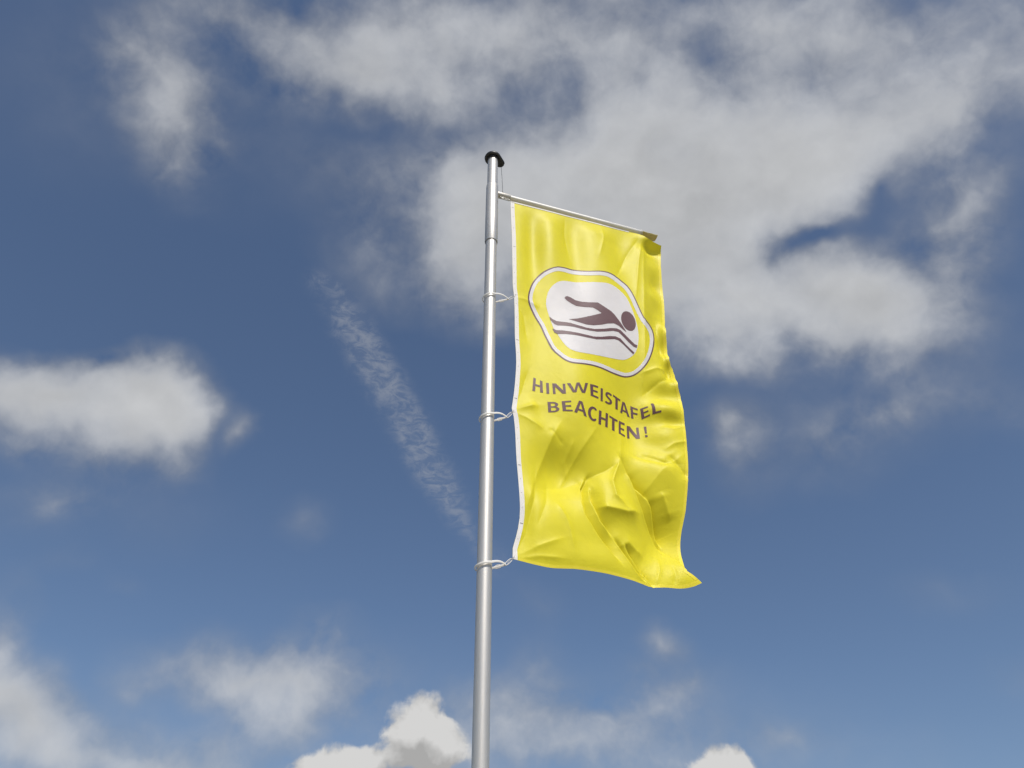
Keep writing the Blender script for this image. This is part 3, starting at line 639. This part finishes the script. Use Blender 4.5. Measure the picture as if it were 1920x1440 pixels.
WATER1 = [
[0.4294,5.5602],[0.4477,5.54],[0.4742,5.5236],[0.5083,5.5212],[0.564,5.5211],[0.6205,5.5115],[0.6858,5.5035],[0.7463,5.5103],
[0.817,5.5361],[0.873,5.5623],[0.9205,5.5751],[0.9512,5.5691],[0.9872,5.534],[1.03,5.4915],[1.0546,5.4679],[1.0727,5.4628],
[1.0647,5.4368],[1.0415,5.445],[1.0059,5.4757],[0.9629,5.5199],[0.9337,5.5448],[0.8948,5.5432],[0.8389,5.5198],[0.7674,5.4913],
[0.7062,5.482],[0.6469,5.4813],[0.5895,5.486],[0.5334,5.4847],[0.4787,5.4813],[0.459,5.492],[0.4432,5.5148],[0.4317,5.5331]]
WATER2 = [
[0.4432,5.4459],[0.4691,5.4316],[0.5162,5.4337],[0.5849,5.4308],[0.6641,5.43],[0.7318,5.432],[0.795,5.4526],[0.8593,5.4831],
[0.9069,5.4964],[0.9451,5.4888],[0.9738,5.4574],[1.0169,5.4167],[1.0452,5.393],[1.0352,5.3752],[1.0083,5.4014],[0.965,5.4414],
[0.9281,5.4672],[0.8971,5.4687],[0.8331,5.4434],[0.753,5.4131],[0.6765,5.4042],[0.5965,5.4031],[0.5272,5.4],[0.4735,5.3942],
[0.4545,5.4094],[0.4489,5.4267]]
HEAD_SPOT = [
[1.0486,5.5938],[1.0367,5.5869],[1.0242,5.5844],[1.0115,5.5864],[0.9994,5.5928],[0.9885,5.6034],[0.9792,5.6177],[0.9722,5.635],
[0.9678,5.6547],[0.9661,5.6756],[0.9674,5.6969],[0.9716,5.7175],[0.9786,5.7364],[0.9879,5.7525],[0.9991,5.7651],[1.0116,5.7733],
[1.0247,5.7766],[1.0377,5.7747],[1.0499,5.7678],[1.0607,5.7562],[1.0695,5.7406],[1.076,5.7219],[1.0799,5.7011],[1.081,5.6793],
[1.0793,5.6578],[1.075,5.6376],[1.0682,5.6197],[1.0593,5.6049]]
printed('emblem_outline', [OUTER, MID], 'brown', 0.0012)
printed('emblem_band', [MID, INNER], 'white', 0.0012)
printed('emblem_field', [DISC], 'white', 0.0012)
printed('swimmer_body', [BODY], 'brown', 0.0024)
printed('swimmer_head', [HEAD_SPOT], 'brown', 0.0024)
printed('water_line', [WATER1], 'brown', 0.0024)
printed('water_line', [WATER2], 'brown', 0.0024)
def arc(cx, cy, rx, ry, a0, a1, k):
    return [(cx + rx * math.cos(math.radians(a0 + (a1 - a0) * i / k)), cy + ry * math.sin(math.radians(a0 + (a1 - a0) * i / k))) for i in range(k + 1)]
def ribbon(path, hw, hh):
    L, R = [], []
    for i, (x, y) in enumerate(path):
        x0, y0 = path[max(i - 1, 0)]; x1, y1 = path[min(i + 1, len(path) - 1)]
        dx, dy = (x1 - x0) / 1.0, (y1 - y0) / 0.7; l = math.hypot(dx, dy); nx, ny = -dy / l, dx / l
        L.append((x + nx * hw, y + ny * hh)); R.append((x - nx * hw, y - ny * hh))
    return L + R[::-1]
s_path = [(0.90, 0.84), (0.74, 0.905), (0.54, 0.925), (0.34, 0.895), (0.20, 0.82), (0.165, 0.72), (0.23, 0.63), (0.40, 0.56), (0.60, 0.49), (0.78, 0.405), (0.845, 0.30), (0.80, 0.19), (0.66, 0.105), (0.46, 0.075), (0.24, 0.09), (0.07, 0.145)]
GLYPH = {
    'H': [[(0, 0), (.27, 0), (.27, .42), (.73, .42), (.73, 0), (1, 0), (1, 1), (.73, 1), (.73, .57), (.27, .57), (.27, 1), (0, 1)]],
    'I': [[(0, 0), (1, 0), (1, 1), (0, 1)]],
    'N': [[(0, 0), (.2, 0), (.2, .68), (.72, 0), (1, 0), (1, 1), (.8, 1), (.8, .32), (.28, 1), (0, 1)]],
    'W': [[(0, 1), (.145, 1), (.285, .22), (.43, 1), (.57, 1), (.715, .22), (.855, 1), (1, 1), (.80, 0), (.635, 0), (.5, .73), (.365, 0), (.20, 0)]],
    'E': [[(0, 0), (1, 0), (1, .145), (.34, .145), (.34, .435), (.9, .435), (.9, .575), (.34, .575), (.34, .855), (.97, .855), (.97, 1), (0, 1)]],
    'F': [[(0, 0), (.34, 0), (.34, .41), (.92, .41), (.92, .555), (.34, .555), (.34, .855), (1, .855), (1, 1), (0, 1)]],
    'L': [[(0, 0), (1, 0), (1, .145), (.36, .145), (.36, 1), (0, 1)]],
    'T': [[(.34, 0), (.66, 0), (.66, .855), (1, .855), (1, 1), (0, 1), (0, .855), (.34, .855)]],
    'A': [[(0, 0), (.225, 0), (.305, .235), (.695, .235), (.775, 0), (1, 0), (.635, 1), (.365, 1)], [(.35, .375), (.65, .375), (.5, .83)]],
    'B': [[(0, 0), (.5, 0)] + arc(.5, .285, .5, .285, -80, 62, 12) + arc(.5, .745, .42, .255, -42, 90, 10) + [(0, 1)],
          [(.27, .14), (.27, .45)] + arc(.5, .295, .22, .155, 90, -90, 8), [(.27, .58), (.27, .86)] + arc(.47, .72, .18, .14, 90, -90, 8)],
    'C': [arc(.56, .5, .56, .5, 52, 308, 26) + [(.93, .225)] + arc(.58, .5, .29, .345, 300, 60, 22) + [(.93, .775)]],
    'S': [ribbon(s_path, .165, .078)],
    '!': [[(.02, 1), (.98, 1), (.80, .33), (.20, .33)], [(.08, 0), (.92, 0), (.92, .19), (.08, .19)]],
}
# letter, then upper left, upper right, lower left and lower right corner on the cloth
LETTERS = [
["H",0.297,4.9702,0.3533,4.9449,0.286,4.8563,0.3533,4.8485],["I",0.3754,4.9338,0.3927,4.9343,0.3755,4.8434,0.393,4.844],
["N",0.414,4.9324,0.4942,4.9325,0.4163,4.8447,0.4952,4.8527],["W",0.5051,4.9368,0.649,4.9708,0.5118,4.8631,0.6494,4.8839],
["E",0.6638,4.9703,0.7321,4.985,0.6621,4.8743,0.7245,4.88],["I",0.7512,4.9835,0.7713,4.989,0.7425,4.8756,0.7616,4.8808],
["S",0.794,4.9878,0.8542,4.995,0.7809,4.8826,0.8489,4.9021],["T",0.8629,4.998,0.924,4.986,0.8555,4.8918,0.9199,4.8975],
["A",0.9148,4.9838,0.9846,4.9708,0.9184,4.8873,0.9905,4.8699],["F",0.9982,4.9592,1.0447,4.9391,0.9999,4.8662,1.0476,4.8556],
["E",1.0595,4.9382,1.1074,4.9543,1.0677,4.8591,1.1165,4.8806],["L",1.1276,4.9768,1.1739,4.983,1.1301,4.8864,1.183,4.8983],
["B",0.379,4.7778,0.4506,4.7835,0.3822,4.6967,0.4513,4.7065],["E",0.4664,4.7895,0.5273,4.8012,0.4714,4.7142,0.5345,4.7205],
["A",0.5473,4.8139,0.6294,4.8033,0.5432,4.7174,0.6264,4.6988],["C",0.6373,4.7901,0.7114,4.8004,0.6349,4.683,0.6994,4.6861],
["H",0.7236,4.7912,0.8055,4.8127,0.7115,4.6799,0.7888,4.6923],["T",0.8172,4.8075,0.8901,4.8118,0.8028,4.6947,0.8728,4.6965],
["E",0.9026,4.8143,0.9494,4.8117,0.8834,4.6962,0.9341,4.6919],["N",0.9632,4.7987,1.0431,4.7952,0.9527,4.6896,1.0411,4.7034],
["!",1.0752,4.802,1.0924,4.8025,1.0714,4.7123,1.0887,4.7117]]
for ch, x0, y0, x1, y1, x2, y2, x3, y3 in LETTERS:
    cs = []
    for c in GLYPH[ch]:
        cs.append([((1 - v) * ((1 - u) * x2 + u * x3) + v * ((1 - u) * x0 + u * x1),
                    (1 - v) * ((1 - u) * y2 + u * y3) + v * ((1 - u) * y0 + u * y1)) for u, v in c])
    printed('letter', cs, 'brown', 0.0016, 0.010)

# ------------------------------------------------------------------ clips that hold the leading edge
def clip(zc, beta, reach, v_att, label):
    c = POLE + Z * zc
    root = empty('strap_clip', c, label, 'strap clip', 'strap clips along the pole')
    e1 = T * math.cos(beta) + Z * math.sin(beta); e2 = N
    r = 0.052
    th = math.acos(r / reach)
    loop = []
    k = 40
    for i in range(k + 1):
        t = th + (2 * math.pi - 2 * th) * i / k
        q = e1 * (r * math.cos(t)) + e2 * (r * math.sin(t))
        loop.append(q)
    tip = e1 * reach
    first, last = loop[0], loop[-1]
    # front strand bulges a little, rear strand runs straight
    fr = [tip.lerp(first, s) + e2 * (0.010 * math.sin(math.pi * s)) + Z * (0.006 * math.sin(math.pi * s)) for s in (0, .2, .4, .6, .8)]
    re = [last.lerp(tip, s) for s in (.2, .4, .6, .8, 1)]
    sweep('strap', fr + loop + re, 'strap', root, 0.0045, 0.0125, e1.cross(e2) * (-1 if e1.cross(e2).z < 0 else 1), False, 8, False)
    up_l = e1.cross(e2); up_l = up_l if up_l.z > 0 else -up_l
    # buckle on the rear strand
    d = (tip - last).normalized(); mid = last.lerp(tip, 0.60) - e2 * 0.001
    bk = []
    for i in range(28):
        t = 2 * math.pi * i / 28
        bk.append(mid + d * (0.017 * math.copysign(abs(math.cos(t)) ** 0.6, math.cos(t))) + up_l * (0.0095 * math.sin(t)))
    sweep('buckle', bk, 'strap', root, 0.004, 0.004, d.cross(up_l), True, 8)
    # snap hook from the tip of the strap to the eyelet of the flag
    a, z = patch(np.array([0.004]), np.array([v_att])); att = Vector(on_cloth(a, z)[0]) - Z * zc
    g = (att - tip); L = g.length; d = g / L; s_ = d.cross(N).normalized()
    hk = []
    for i in range(28):
        t = 2 * math.pi * i / 28
        hk.append(tip + d * (L * 0.36 + L * 0.44 * math.copysign(abs(math.cos(t)) ** 0.6, math.cos(t))) + s_ * (0.0075 * math.sin(t)))
    hook = sweep('snap_hook', hk, 'strap', root, 0.0042, 0.0042, N, True, 8)
    sweep('hook_gate', [tip + d * (L * 0.15) + s_ * 0.002, tip + d * (L * 0.62) - s_ * 0.001], 'metal', hook, 0.003, 0.003, N, False, 6)
    ey = []
    for i in range(20):
        t = 2 * math.pi * i / 20
        ey.append(att - d * 0.004 + d * (0.012 * math.cos(t)) + N * (0.009 * math.sin(t)))
    sweep('eyelet_ring', ey, 'metal', root, 0.003, 0.003, s_, True, 6)
    return root
clip(5.605, math.radians(14), 0.138, 0.3413, 'topmost of three white strap clips, beside the swimmer emblem')
clip(4.58, math.radians(16), 0.128, 0.6738, 'middle one of three white strap clips, beside the brown lettering')
clip(3.605, math.radians(14), 0.120, 0.997, 'lowest of three white strap clips, at the bottom corner of the flag')

# small snap hook under the arm that ties the upper corner
sh = empty('corner_hook', POLE + T * 0.075 + Z * (ZA - 0.03), 'small metal snap hook under the arm at the top corner of the flag', 'snap hook')
pts = []
for i in range(28):
    t = 2 * math.pi * i / 28
    pts.append(T * (0.030 + 0.030 * math.copysign(abs(math.cos(t)) ** 0.6, math.cos(t))) + Z * (-0.012 + 0.009 * math.sin(t)) + N * 0.012)
sweep('hook_body', pts, 'metal', sh, 0.0045, 0.0045, N, True, 8)
sweep('hook_eye', [T * (0.0 + 0.009 * math.cos(t * math.pi / 8)) + N * (0.012) + Z * (0.002 + 0.012 * math.sin(t * math.pi / 8)) for t in range(16)], 'metal', sh, 0.004, 0.004, N, True, 8)
